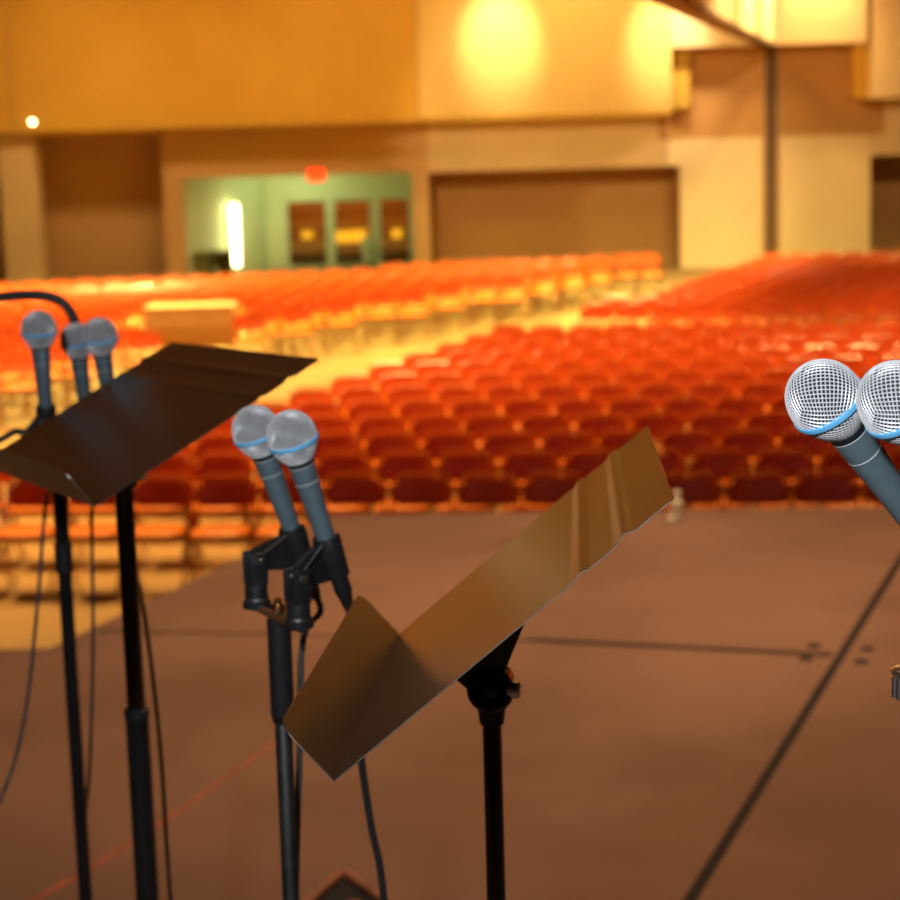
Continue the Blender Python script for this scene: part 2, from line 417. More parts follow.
# ------------------------------------------------------------------ chairs
def superell(bm, c, w, d, z0, z1, n=3.2, seg=28, crown=.012, tilt=0):
    """padded seat: rounded slab"""
    def ring(k, z): return [bm.verts.new((c[0]+w/2*k*math.copysign(abs(math.cos(t))**(2/n), math.cos(t)), c[1]+d/2*k*math.copysign(abs(math.sin(t))**(2/n), math.sin(t)), z)) for t in [2*PI*i/seg for i in range(seg)]]
    hh = z1-z0
    R = [ring(.90, z0), ring(.99, z0+hh*.25), ring(1.0, z0+hh*.6), ring(.95, z1-.004), ring(.80, z1+crown*.5), ring(.4, z1+crown)]
    for a, b in zip(R, R[1:]):
        for k in range(seg): bm.faces.new((a[k], a[(k+1) % seg], b[(k+1) % seg], b[k]))
    bm.faces.new(R[0][::-1]); bm.faces.new(R[-1])
def back_outline(w, h0, h1, seg=9):
    """front outline of the backrest: square below, arched above"""
    pts = [(-w/2+.03, h0), (w/2-.03, h0), (w/2, h0+.03)]
    rc = .10
    for k in range(seg+1):
        a = PI/2*k/seg; pts.append((w/2-rc+rc*math.cos(a), h1-rc+.012+(rc-.012)*math.sin(a)))
    for k in range(seg+1):
        a = PI/2+PI/2*k/seg; pts.append((-w/2+rc+rc*math.cos(a), h1-rc+.012+(rc-.012)*math.sin(a)))
    pts.append((-w/2, h0+.03)); return pts
lean = math.radians(13)
def backpt(x, z, off):   # the back leans away from the stage and curves around the sitter
    return Vector((x, .17+(z-.45)*math.tan(lean)-.6*x*x+off, z))
def chair_bms(lod=0):
    hi = not lod
    out = []
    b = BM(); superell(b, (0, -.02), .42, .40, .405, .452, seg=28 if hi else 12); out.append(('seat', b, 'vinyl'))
    # pressed steel back panel with a rolled top
    b = BM(); o = back_outline(.405, .575, .762, 9 if hi else 3); cx = sum(p[0] for p in o)/len(o); cz = sum(p[1] for p in o)/len(o)
    def rg(k, off): return [b.verts.new(backpt(cx+(x-cx)*k, cz+(z-cz)*k, off)) for x, z in o]
    R = [rg(.55, -.010), rg(.90, -.011), rg(.97, -.014), rg(1, -.008), rg(1, .008), rg(.97, .012), rg(.6, .006)]
    n = len(o)
    for p, q2 in zip(R, R[1:]):
        for k in range(n): b.faces.new((p[k], p[(k+1) % n], q2[(k+1) % n], q2[k]))
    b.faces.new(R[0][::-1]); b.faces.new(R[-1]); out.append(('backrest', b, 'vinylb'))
    b = BM()
    o2 = [p for p in back_outline(.425, .5, .785, 6 if hi else 2)[3:-1]][::-1]
    up = [backpt(-.2125, z, 0) for z in (.42, .52, .62)]
    hoop = up+[backpt(x, z, 0) for x, z in o2]+[Vector((-p.x, p.y, p.z)) for p in up[::-1]]
    tube(b, hoop, .0125, 8 if hi else 5); out.append(('back_frame', b, 'paint'))
    b = BM()
    tube(b, [(-.195, -.18, .398), (.195, -.18, .398), (.195, .15, .398), (-.195, .15, .398)], .010, 6, closed=True)
    out.append(('seat_frame', b, 'frame'))
    b = BM(); tube(b, [(-.2105, .205, .12), (.2105, .205, .12)], .007, 6 if hi else 4); out.append(('crossbar', b, 'frame'))
    for sx in (-1, 1):
        f0 = backpt(sx*.2125, .42, 0)
        for fy in (0, 1):
            b = BM()
            if fy == 0: tube(b, [(f0.x, f0.y, f0.z), (sx*.212, -.23, 0)], .0115, 8 if hi else 5)
            else: tube(b, [(sx*.195, -.02, .40), (sx*.2125, .235, 0)], .0110, 8 if hi else 5)
            out.append(('leg', b, 'frame'))
    return out
CH = [(nm, mesh_of('chair_'+nm, b, m)) for nm, b, m in chair_bms()]

def interp(poly, y):
    if y <= poly[0][1]: (xa, ya), (xb, yb) = poly[0], poly[1]
    elif y >= poly[-1][1]: (xa, ya), (xb, yb) = poly[-2], poly[-1]
    else:
        for (xa, ya), (xb, yb) in zip(poly, poly[1:]):
            if ya <= y <= yb: break
    return xa+(xb-xa)*(y-ya)/(yb-ya)
EDGE_R = [(-5.4, 12.2), (-3.4, 14.9), (-1.05, 19), (0, 22.2), (1.6, 24.8), (4.1, 30.9), (6.2, 36)]
EDGE_L = [(-8, 15), (-4.5, 21.2), (-1.45, 26.5), (1.9, 31), (4.9, 35.5)]
slots = []   # (block, row, seat index, x, y, rot)
def lay(block, org, rot, rows, pitch, ok, span=60, sp=.47):
    rx = Vector((math.cos(rot), math.sin(rot), 0)); ry = Vector((-rx.y, rx.x, 0))
    for k in range(rows):
        row = []
        for i in range(-span, span+1):
            p = org+ry*(k*pitch)+rx*((i+(.5 if k % 2 else 0))*sp)
            if ok(p): row.append(p)
        row.sort(key=lambda p: p.x)
        for p in row: slots.append((block, k, p.x, p.y, rot))
RB = math.radians(-7)
org0 = Vector((-2.1, 13.05, 0))
lay('front', org0, RB, 12, .90, lambda p: (p.y < 14.6 or p.x > interp(EDGE_R, p.y)+.2) and p.x < .75*p.y and p.x > -.62*p.y)
ry = Vector((math.sin(-RB), math.cos(RB), 0))
lay('back', Vector((2, 25.0, 0)), RB, 11, .90, lambda p: p.x > interp(EDGE_R, p.y)+.3 and p.x < .55*p.y and p.y > 24.3 and p.y < 36.5)
TBL = Vector((-3.7, 27.2, 0))
lay('side', Vector((-3, 21.4, 0)), math.radians(9), 15, .90, lambda p: p.x < interp(EDGE_L, p.y)-.25 and p.x > -.50*p.y and p.y < 33.9+.3*p.x and not (abs(p.x-TBL.x) < .9 and -3.2 < p.y-TBL.y < .6))
ORD = ['first', 'second', 'third', 'fourth', 'fifth', 'sixth', 'seventh', 'eighth', 'ninth', 'tenth', 'eleventh', 'twelfth', 'thirteenth', 'fourteenth', 'fifteenth', 'sixteenth', 'seventeenth', 'eighteenth', 'nineteenth', 'twentieth']
ORD += ['twenty-'+o for o in ORD[:9]]+['thirtieth']+['thirty-'+o for o in ORD[:9]]
def inview(x, y):
    for zz in (.2, .45, .87):
        for dx in (-.22, .22):
            q = proj((x+dx, y, zz))
            if q and -2 < q[0] < 902 and -5 < q[1] < 905: return True
    return False
vis = [s for s in slots if inview(s[2], s[3])]
vis.sort(key=lambda s: math.hypot(s[2], s[3]))
single = set(vis[:300])
LOD = []
for _nm, b, m in chair_bms(1): LOD.append((b, m))
V, Fc, Mi = [], [], []
mats = ['vinyl', 'vinylb', 'frame', 'paint']
lv = []
for b, m in LOD:
    b.verts.index_update(); lv.append(([v.co.copy() for v in b.verts], [[v.index for v in f.verts] for f in b.faces], mats.index(m)))
seen_rank = {}
for s in sorted(slots, key=lambda s: s[2]):
    if s in vis: k = seen_rank.get(s[:2], 0); seen_rank[s[:2]] = k+1; seen_rank[s] = k
for s in slots:
    blk, k, x, y, rot = s
    a = rot+random.uniform(-.035, .035)
    x += random.uniform(-.008, .008); y += random.uniform(-.02, .02)
    if s in single:
        o1, o2 = ORD[k], ORD[seen_rank[s]]
        if blk == 'front': lab = 'red folding chair in the %s row from the stage, %s seat counting from the left' % (o1, o2)
        elif blk == 'back': lab = 'red folding chair in the %s row of the far right block, %s from left' % (o1, o2)
        else: lab = 'red folding chair in the %s row of far left block, %s from left' % (o1, o2)
        t = thing('folding_chair', (x, y, 0), lab, 'chair', {'front': 'chairs in the rows before the stage', 'back': 'chairs in the far right block', 'side': 'chairs in the far left block'}[blk])
        t.rotation_euler = (0, 0, a)
        for nm, me in CH:
            c = bpy.data.objects.new(nm, me); COL.objects.link(c); c.parent = t
    else:
        ca, sa = math.cos(a), math.sin(a)
        for vs, fs, mi in lv:
            b0 = len(V)
            V += [(x+ca*v.x-sa*v.y, y+sa*v.x+ca*v.y, v.z) for v in vs]
            Fc += [[i+b0 for i in f] for f in fs]; Mi += [mi]*len(fs)
for b, m in LOD: b.free()
me = bpy.data.meshes.new('distant_chairs'); me.from_pydata(V, [], Fc)
for m in mats: me.materials.append(MT[m])
me.polygons.foreach_set('material_index', Mi); me.polygons.foreach_set('use_smooth', [True]*len(Fc)); me.update()
o = bpy.data.objects.new('distant_chairs', me); COL.objects.link(o)
tag(o, 'remaining rows of orange red folding chairs filling the back of the hall', 'chairs', None, 'stuff')
print('CHAIRS', len(slots), len(vis), len(single), {b: sum(1 for s in single if s[0] == b) for b in ('front', 'back', 'side')})

# draped table among the left block
r = thing('draped_table', TBL, 'pale peach cloth-draped table standing among the far left chairs', 'table')
bm = BM(); box(bm, TBL+Vector((0, 0, .735)), (1.25, .62, .03), None, .006); obj('tabletop', bm, 'frame', r)
for sx in (-.55, .55):
    for sy in (-.25, .25):
        bm = BM(); tube(bm, [TBL+Vector((sx, sy, 0)), TBL+Vector((sx, sy, .72))], .015, 8); obj('leg', bm, 'frame', r)
bm = BM()
# cloth: skirt with gentle folds
n = 80; top = []; low = []; mid_ = []
for k in range(n):
    t = 4*k/n; i = int(t); u = t-i
    cs = [(-.64, -.33), (.64, -.33), (.64, .33), (-.64, .33)]
    x = cs[i][0]+(cs[(i+1) % 4][0]-cs[i][0])*u; y = cs[i][1]+(cs[(i+1) % 4][1]-cs[i][1])*u
    w = 1+.02*math.sin(k*1.9)
    top.append(bm.verts.new(TBL+Vector((x, y, .755)))); mid_.append(bm.verts.new(TBL+Vector((x*w*1.005, y*w*1.01, .5)))); low.append(bm.verts.new(TBL+Vector((x*w*1.03, y*w*1.05, .18))))
bm.faces.new(top)
for a, b in ((top, mid_), (mid_, low)):
    for k in range(n): bm.faces.new((a[k], a[(k+1) % n], b[(k+1) % n], b[k]))
o = obj('tablecloth', bm, 'cloth', at=TBL+Vector((0, 0, .75)))
sm = o.modifiers.new('thick', 'SOLIDIFY'); sm.thickness = .003
tag(o, 'pale peach cloth draped over the table among far left chairs', 'tablecloth')

# ------------------------------------------------------------------ microphones
def prof_head(t):   # radius of the grille along the axis, t=0 at the ring
    R = .0255
    if t < 0:
        u = min(1, -t/.030); return R*math.sqrt(max(0, 1-u**2.3))
    u = t/.0232; return R*(1-.43*u**1.7)
def grille_mesh():
    """woven wire ball: an even square weave over the head, set diagonally"""
    b = BM(); n = 15; key = {}
    Rt = Matrix.Rotation(.65, 3, 'Y') @ Matrix.Rotation(.72, 3, 'Z')
    def vert(d):
        d = Rt @ d.normalized()
        k = (round(d.x, 5), round(d.y, 5), round(d.z, 5))
        if k in key: return key[k]
        z = d.z
        if z >= 0: t = -.0299*z
        else: t = min(-z/.86, 1.06)*.0232
        r = prof_head(t); h = math.hypot(d.x, d.y) or 1
        v = b.verts.new((d.x/h*r, d.y/h*r, -t)); key[k] = (v, z); return key[k]
    for ax_ in range(3):
        for sg in (-1, 1):
            def pt(i, j):
                u, w = math.tan(PI/4*(2*i/n-1)), math.tan(PI/4*(2*j/n-1))
                c = [0, 0, 0]; c[ax_] = sg; c[(ax_+1) % 3] = u; c[(ax_+2) % 3] = w
                return vert(Vector(c))
            for i in range(n):
                for j in range(n):
                    q = [pt(i, j), pt(i+1, j), pt(i+1, j+1), pt(i, j+1)]
                    if sum(x[1] for x in q)/4 < -.88: continue
                    try: b.faces.new([x[0] for x in q])
                    except ValueError: pass
    bmesh.ops.recalc_face_normals(b, faces=b.faces)
    bmesh.ops.wireframe(b, faces=list(b.faces), thickness=.00082, use_replace=True, use_boundary=True, use_even_offset=True)
    return mesh_of('mic_grille', b, 'grille')
def m_lathe(name, prof, m, seg=32):
    b = BM(); lathe(b, prof, (0, 0, 0), (0, 0, 1), seg); return mesh_of(name, b, m)
# local +z points to the tip of the microphone
G = grille_mesh()
foam = m_lathe('mic_foam', [(-t, max(.0005, prof_head(t)-.0022)) for t in [-.028+.0507*i/24 for i in range(25)]][::-1], 'foam')
band = m_lathe('mic_band', [(-.0048, .0248), (-.0043, .0264), (-.0015, .0268), (-.0008, .0265), (-.0003, .0250)], 'blue', 48)
collar = m_lathe('mic_collar', [(-.0285, .0132), (-.0282, .0141), (-.0245, .0148), (-.0226, .0146)], 'collar')
ringw = m_lathe('mic_line', [(-.0480, .01277), (-.0479, .01295), (-.0474, .01297), (-.0473, .01280)], 'white')
nring = m_lathe('mic_neck_line', [(-.0290, .0130), (-.0289, .0141), (-.0284, .0142), (-.0283, .0130)], 'white')
handle = m_lathe('mic_handle', [(-.152, .0085), (-.1515, .0098), (-.146, .0100), (-.12, .0100), (-.09, .0107), (-.047, .0129), (-.030, .0139), (-.0286, .0139)], 'handle')
tail = m_lathe('mic_socket', [(-.158, .006), (-.1575, .0075), (-.152, .008)], 'collar')
MIC = []
def microphone(px, py, Y, tailv, label):
    c = aty(px, py, Y); ax_ = -Vector(tailv).normalized()
    t = thing('microphone', c, label, 'microphone', 'microphones on the stage')
    t.rotation_mode = 'QUATERNION'; t.rotation_quaternion = ax_.to_track_quat('Z', 'Y')
    # body carries the lines and the collar; head carries the ring
    def p(nm, me, par):
        o = bpy.data.objects.new(nm, me); COL.objects.link(o); o.parent = par; return o
    h = p('handle', handle, t); p('collar', collar, h); p('line', ringw, h); p('line', nring, h); p('socket', tail, h)
    g = p('grille', G, t); p('foam', foam, g); b_ = p('band', band, t); b_['label'] = 'light blue ring'
    MIC.append((c, -ax_)); return c, -ax_
def mic_stand_parts(): pass

def clip(c, d, base, par, s0=.112, m='blackp'):
    """rubber clip round the handle of a microphone (centre c, tail direction d), on a yoke screwed to 'base'"""
    s1 = s0+.046
    cl = BM(); x, y, a = frame_of(d); seg = 22
    down_ = Vector((0, 0, -1)); dn2 = (down_-a*down_.dot(a)).normalized(); sx = a.cross(dn2)
    def rg(t, r): return [cl.verts.new(c+a*t+(dn2*math.cos(th)+sx*math.sin(th))*r) for th in [math.radians(-140+280*k/seg) for k in range(seg+1)]]
    rings = [rg(s0, .0112), rg(s0, .0145), rg(s0+.004, .0152), rg((s0+s1)/2, .0140), rg(s1, .0128), rg(s1, .0106), rg((s0+s1)/2, .0106), ]
    for A_, B_ in zip(rings, rings[1:]+rings[:1]):
        for k in range(seg): cl.faces.new((A_[k], A_[k+1], B_[k+1], B_[k]))
    for e in (0, seg): cl.faces.new([r_[e] for r_ in (rings if e else rings[::-1])])
    o = obj('mic_clip', cl, m, par)
    # fin from the clip to the pivot
    piv = base+Vector((0, 0, .043))
    fin = BM(); p1_ = c+a*(s0+.004)+dn2*.0135; p2_ = c+a*s1+dn2*.0115
    n_ = sx*.0045
    pr = [p1_, p2_, piv+Vector((0, 0, -.006))+(p2_-p1_).normalized()*.006, piv+Vector((0, 0, .006))-(p2_-p1_).normalized()*.006]
    A_ = [fin.verts.new(q_-n_) for q_ in pr]; B_ = [fin.verts.new(q_+n_) for q_ in pr]
    fin.faces.new(A_[::-1]); fin.faces.new(B_)
    for i in range(4): fin.faces.new((A_[i], A_[(i+1) % 4], B_[(i+1) % 4], B_[i]))
    obj('fin', fin, m, o)
    st = BM(); tube(st, [p1_-sx*.008-dn2*.002, piv-sx*.008+Vector((0, 0, .004))], .0016, 8); obj('strut', st, 'chrome', o)
    yk = BM()
    R3 = Matrix((sx, Vector((0, 0, 1)).cross(sx).normalized(), (0, 0, 1))).transposed()
    sxh = Vector((sx.x, sx.y, 0)).normalized(); fy = Vector((-sxh.y, sxh.x, 0)); R3 = Matrix((sxh, fy, Vector((0, 0, 1)))).transposed()
    for sg in (-1, 1): box(yk, base+Vector((0, 0, .034))+sxh*sg*.0085, (.0055, .021, .036), R3, .0022)
    lathe(yk, [(-.001, .0105), (0, .0125), (.014, .0125), (.018, .0118), (.0225, .0118)], base, (0, 0, 1), 20)
    y_ = obj('yoke', yk, m, par)
    rb = BM(); lathe(rb, [(-.010, .0135), (-.009, .0155), (-.003, .0155), (-.001, .0135)], base, (0, 0, 1), 24); obj('lock_ring', rb, m, y_)
    rr_ = BM(); lathe(rr_, [(-.001, .0128), (.0005, .0138), (.002, .0128)], base, (0, 0, 1), 24); obj('thread_ring', rr_, 'chrome', y_)
    sc = BM(); lathe(sc, [(-.015, .0035), (-.0135, .0042), (.0135, .0042), (.015, .0035)], piv, sxh, 12); obj('screw', sc, 'chrome', y_)

def stand(name, label, px, py, Y, z_top, parts, base_r=.13):
    """straight microphone stand on a round cast base: parts = list of (name, z0, z1, radius, material)"""
    q = aty(px, py, Y); root = thing(name, (q.x, q.y, ZS), label, 'microphone stand', 'microphone stands')
    b = BM(); lathe(b, [(0, base_r), (.012, base_r), (.022, base_r*.8), (.032, .03), (.05, .018), (.055, .012)], (q.x, q.y, ZS), (0, 0, 1), 40); obj('base', b, 'black', root)
    for nm, z0, z1, rd, m in parts:
        b = BM(); lathe(b, [(z0, rd*.85), (z0+.002, rd), (z1-.002, rd), (z1, rd*.85)], (q.x, q.y, 0), (0, 0, 1), 24); obj(nm, b, m, root)
    return root, Vector((q.x, q.y, z_top))

def cable(label, pts, rad, m='cable', plug=None, group='microphone cables'):
    path = smooth_path(pts, 10)
    t = thing('microphone_cable', pts[0], label, 'cable', group)
    b = BM(); tube(b, path, rad, 8); obj('cord', b, m, t)
    if plug:
        c, d, s = plug; d = Vector(d).normalized()
        b = BM(); lathe(b, [(s, .0085), (s+.001, .0094), (s+.022, .0094), (s+.024, .0082), (s+.044, .0052), (s+.046, .004)], c, d, 18); obj('plug', b, 'blackp', t)
    return t

# middle pair -----------------------------------------------------------
ca, da = microphone(257, 433, 1.97, (.27, .16, -.95), 'blue-grey microphone in the middle pair, behind and left of its twin')
cb, db = microphone(293, 439, 1.88, (.245, .19, -.95), 'blue-grey microphone in the middle pair, in front of its twin')
zt_ = aty(279, 610, 1.93).z
root, top = stand('microphone_stand', 'black stand with worn lower tube holding the middle pair of microphones', 280, 650, 1.93, zt_, [
  ('lower_tube', ZS+.05, aty(283, 720, 1.93).z, .0093, 'worn'), ('grip', aty(282, 716, 1.93).z, aty(279, 616, 1.93).z, .0130, 'blackp'), ('clutch_ring', aty(283, 722, 1.93).z, aty(283, 712, 1.93).z, .0120, 'black')])
pa = aty(257, 604, 1.96); pb = aty(299, 624, 1.86)
b = BM(); d_ = (pb-pa); mid_ = (pa+pb)/2
tube(b, [pa-d_*.05+Vector((0, 0, -.004)), pb+d_*.05+Vector((0, 0, -.004))], .0045, 8); obj('bar', b, 'frame', root)
b = BM(); lathe(b, [(-.012, .007), (-.002, .0085), (.006, .0085), (.007, .0045), (.013, .0045)], Vector((top.x, top.y, zt_)), (0, 0, 1), 16); obj('top_screw', b, 'brass', root)
root.children[-1]['label'] = 'brass top screw'
clip(ca, da, pa+Vector((0, 0, .006)), root); clip(cb, db, pb+Vector((0, 0, .006)), root)

# left three --------------------------------------------------------------
c1, d1 = microphone(39, 331, 2.73, (.0, .10, -.98), 'blue-grey microphone standing alone at far left')
c2, d2 = microphone(77, 342, 2.90, (.045, .10, -.98), 'blue-grey microphone at left, partly hidden behind its nearer neighbour')
c3, d3 = microphone(100, 338, 2.73, (.065, .12, -.97), 'blue-grey microphone rising just left of the left music desk')
zt_ = aty(62, 470, 2.76).z
root2, top2 = stand('microphone_stand', 'black stand behind the left music desk carrying three microphones', 69, 640, 2.76, zt_, [
  ('lower_tube', ZS+.05, aty(66, 570, 2.76).z, .0105, 'black'), ('clutch', aty(66, 572, 2.76).z, aty(65, 542, 2.76).z, .0135, 'blackp'), ('upper_tube', aty(65, 545, 2.76).z, zt_, .0110, 'black')])
bases = []
for c, d in ((c1, d1), (c2, d2), (c3, d3)):
    e = c+d*.128; bases.append(Vector((e.x-.022, e.y-.012, e.z-.068)))
b = BM(); zz = zt_
for bs in bases:
    tube(b, smooth_path([Vector((top2.x, top2.y, zz-.01)), Vector(((bs.x+top2.x)/2, (bs.y+top2.y)/2, zz+.008)), Vector((bs.x, bs.y, bs.z-.006))], 6), .006, 8)
obj('bar', b, 'black', root2)
for (c, d), bs in zip(((c1, d1), (c2, d2), (c3, d3)), bases): clip(c, d, bs, root2)

# right pair, cut by the frame ----------------------------------------------
cA, dA = microphone(827, 402, 1.235, (.60, .27, -.80), 'large silver-headed microphone at right, whole head in view, blue ring')
cB, dB = microphone(900, 405, 1.19, (.60, .27, -.80), 'large silver-headed microphone cut off by the right edge')
q = aty(975, 690, 1.36)
zt_ = aty(960, 600, 1.34).z
root3, top3 = stand('microphone_stand', 'microphone stand at the right edge with a chromed clutch knob', 1030, 690, 1.36, zt_, [
  ('lower_tube', ZS+.05, aty(960, 760, 1.36).z, .010, 'black'), ('clutch', aty(960, 770, 1.36).z, aty(960, 650, 1.36).z, .0135, 'blackp'), ('upper_tube', aty(960, 660, 1.36).z, zt_, .008, 'chrome')])
kq = aty(909, 684, 1.36)
b = BM(); tube(b, [Vector((top3.x, top3.y, kq.z)), Vector((kq.x+.004, kq.y, kq.z))], .004, 10); obj('knob_stem', b, 'chrome', root3)
b = BM()
for k in range(10):
    a_ = 2*PI*k/10; tube(b, [Vector((kq.x+.0105*math.cos(a_), kq.y+.0105*math.sin(a_), kq.z-.010)), Vector((kq.x+.0105*math.cos(a_), kq.y+.0105*math.sin(a_), kq.z+.006))], .0026, 8)
lathe(b, [(-.012, .006), (-.011, .0098), (.007, .0098), (.008, .006)], kq, (0, 0, 1), 20)
lathe(b, [(.0075, .008), (.009, .0135), (.0105, .0145), (.012, .0125), (.013, .006)], kq, (0, 0, 1), 24)
o = obj('clutch_knob', b, 'chrome', root3); o['label'] = 'chromed ribbed knob'
b = BM()
bsA = cA+dA*.138+Vector((.035, 0, -.075)); bsB = cB+dB*.138+Vector((.03, 0, -.075))
for bs in (bsA, bsB): tube(b, smooth_path([Vector((top3.x, top3.y, zt_-.005)), (top3+bs)/2+Vector((0, 0, -.02)), bs+Vector((0, 0, -.006))], 6), .005, 8)
obj('bar', b, 'black', root3)
clip(cA, dA, bsA, root3, .127); clip(cB, dB, bsB, root3, .127)

# ------------------------------------------------------------------ music stands
def desk_mesh(W, H, mats, parent, org, R, liplen, lipang, flip):
    """sheet steel desk: profile across (two raised beads near the top) swept along the long edge"""
    th = .0011
    prof = [(0.0, 0.0)]
    v = .02
    while v < H-.0005:
        prof.append((v, 0.0)); v += .0045
    prof.append((H, 0))
    def bead(v):
        z = 0
        for c_, w_, h_ in ((.238, .0075, .0022), (.280, .010, .0030)):
            u = (v-c_)/w_
            if abs(u) < 1: z += h_*(.5+.5*math.cos(PI*u))
        return z
    prof = [(v, bead(v)) for v, _ in prof]
    b = BM(); rc = .006
    nseg = 14
    def halfw(v):   # rounded top corners
        d = H-v
        if d < rc: return rc-math.sqrt(max(0, rc*rc-(rc-d)**2))
        return 0
    rings_t, rings_b = [], []
    for v, z in prof:
        ins_ = halfw(v) if v > H-rc else 0
        us = [ins_+(W-2*ins_)*k/nseg for k in range(nseg+1)]
        # n axis of the fit points to the back of the desk, so the reading face is at -z
        rings_t.append([b.verts.new(org+R@Vector((u, v, -z-th/2))) for u in us])
        rings_b.append([b.verts.new(org+R@Vector((u, v, -z+th/2))) for u in us])
    n = nseg
    for A_, B_, in ((rings_t, 0), (rings_b, 1)):
        for i in range(len(A_)-1):
            for k in range(n): b.faces.new((A_[i][k], A_[i][k+1], A_[i+1][k+1], A_[i+1][k]))
    for i in range(len(prof)-1):
        for k in (0, n):
            f = b.faces.new((rings_t[i][k], rings_t[i+1][k], rings_b[i+1][k], rings_b[i][k])); f.material_index = 1
    for i in (0, len(prof)-1):
        for k in range(n):
            f = b.faces.new((rings_t[i][k], rings_t[i][k+1], rings_b[i][k+1], rings_b[i][k])); f.material_index = 1 if i else 0
    d_ = obj('desk', b, mats, parent)
    # lip
    b = BM(); ca_, sa_ = math.cos(math.radians(lipang)), math.sin(math.radians(lipang))
    def lp(u, l, o_): return org+R@(Vector((u, l*ca_, -l*sa_))+Vector((0, sa_, ca_))*o_)
    r2 = .018
    out = [(0, 0), (0, liplen-r2)]+[(r2-r2*math.cos(PI/2*k/6), liplen-r2+r2*math.sin(PI/2*k/6)) for k in range(1, 7)]
    out += [(W-u, l) for u, l in out[::-1]]
    A_ = [b.verts.new(lp(u, l, -th/2)) for u, l in out]; B_ = [b.verts.new(lp(u, l, th/2)) for u, l in out]
    b.faces.new(A_); b.faces.new(B_[::-1])
    m_ = len(out)
    for i in range(m_):
        f = b.faces.new((A_[i], A_[(i+1) % m_], B_[(i+1) % m_], B_[i])); f.material_index = 1
    obj('lip', b, mats, parent)
    return d_
def music_stand(label, org, R, pole_pt, tubes, W=.51, H=.325, lipang=93, knob_r=.021, base_rot=0):
    R = Matrix(R)
    root = thing('music_stand', (pole_pt.x, pole_pt.y, ZS), label, 'music stand', 'music stands')
    desk_mesh(W, H, ['desk', 'edge'], root, Vector(org), R, .058, lipang, 1)
    for nm, z0, z1, rd, m in tubes:
        b = BM(); lathe(b, [(z0, rd*.9), (z0+.001, rd), (z1-.001, rd), (z1, rd*.9)], (pole_pt.x, pole_pt.y, 0), (0, 0, 1), 28); obj(nm, b, m, root)
    # tilt head: hub with a horizontal axis, gusset to the back of the desk
    hub = Vector((pole_pt.x, pole_pt.y, pole_pt.z))
    u = (R@Vector((1, 0, 0))); uh = Vector((u.x, u.y, 0)).normalized()
    b = BM(); lathe(b, [(-.016, knob_r*.85), (-.013, knob_r), (.013, knob_r), (.016, knob_r*.85)], hub, uh, 28)
    lathe(b, [(-.034, .0110), (-.022, .0125), (-.008, .016), (0, .0175)], hub, (0, 0, 1), 24)
    obj('tilt_hub', b, 'black', root)
    b = BM()
    back = R@Vector((0, 0, 1)); vv = R@Vector((0, 1, 0))
    foot = Vector(org)+R@Vector((W/2, 0, 0))
    # where the hub sits along the desk's slope
    s_ = (hub-foot).dot(vv); k_ = (hub-foot).dot(u)
    face = lambda s2: foot+u*k_+vv*s2+back*.0012
    tri = [face(s_-.024), face(s_+.135), hub+vv*.013, hub-vv*.014]
    for w_ in (.010,):
        A_ = [b.verts.new(p_-u*w_) for p_ in tri]; B_ = [b.verts.new(p_+u*w_) for p_ in tri]
        b.faces.new(A_[::-1]); b.faces.new(B_)
        for i in range(4): b.faces.new((A_[i], A_[(i+1) % 4], B_[(i+1) % 4], B_[i]))
    pl = foot+u*k_+vv*(s_+.025)+back*.0025
    Rp = Matrix((u, vv, back)).transposed()
    box(b, pl, (.10, .11, .003), Rp, .001)
    obj('desk_bracket', b, 'black', root, False)
    side2 = uh if uh.y < 0 else -uh
    b = BM(); kq_ = hub+Vector((.016, 0, 0))+side2*.012
    lathe(b, [(0, .006), (.004, .0075), (.009, .0075), (.011, .005)], kq_, (1, -.3, 0), 10); obj('tilt_screw', b, 'chrome', root)
    for k in range(3):
        a_ = base_rot+2*PI*k/3; dv = Vector((math.cos(a_), math.sin(a_), 0)); c_ = Vector((pole_pt.x, pole_pt.y, ZS))
        b = BM(); tube(b, smooth_path([c_+Vector((0, 0, .16))+dv*.012, c_+dv*.05+Vector((0, 0, .10)), c_+dv*.16+Vector((0, 0, .035)), c_+dv*.27+Vector((0, 0, .010))], 6), .0095, 10); obj('leg', b, 'black', root)
    return root
Rc = ((0.0707, 0.7727, 0.6308), (0.9958, -0.0178, -0.0898), (-0.0581, 0.6345, -0.7707))
oc = (-0.0922, 1.3183, 2.7466)
Rl = ((-0.479, 0.7766, 0.4091), (0.8766, 0.4481, 0.1757), (-0.0469, 0.4428, -0.8954))
ol = (-0.4093, 2.1129, 2.7994)
pc = aty(491, 686, 1.60)
zc1 = aty(493, 712, 1.60).z
music_stand('music stand in the centre, brown desk tilted up to the right', oc, Rc, pc,
            [('upper_tube', ZS+.55, pc.z-.01, .0086, 'bchrome'), ('lower_tube', ZS+.06, ZS+.58, .0115, 'black')], base_rot=1.08)
pl_ = aty(128, 474, 2.44)
music_stand('music stand at left, dark brown desk seen from its lip', ol, Rl, Vector((aty(136, 700, 2.44).x, 2.44, pl_.z)),
            [('upper_tube', aty(136, 712, 2.44).z, pl_.z-.01, .0125, 'bchrome'), ('lower_tube', ZS+.06, aty(136, 716, 2.44).z, .0160, 'black'),
             ('clutch', aty(136, 718, 2.44).z, aty(136, 708, 2.44).z, .0172, 'blackp')], H=.328, lipang=100, knob_r=.02, base_rot=1.0)

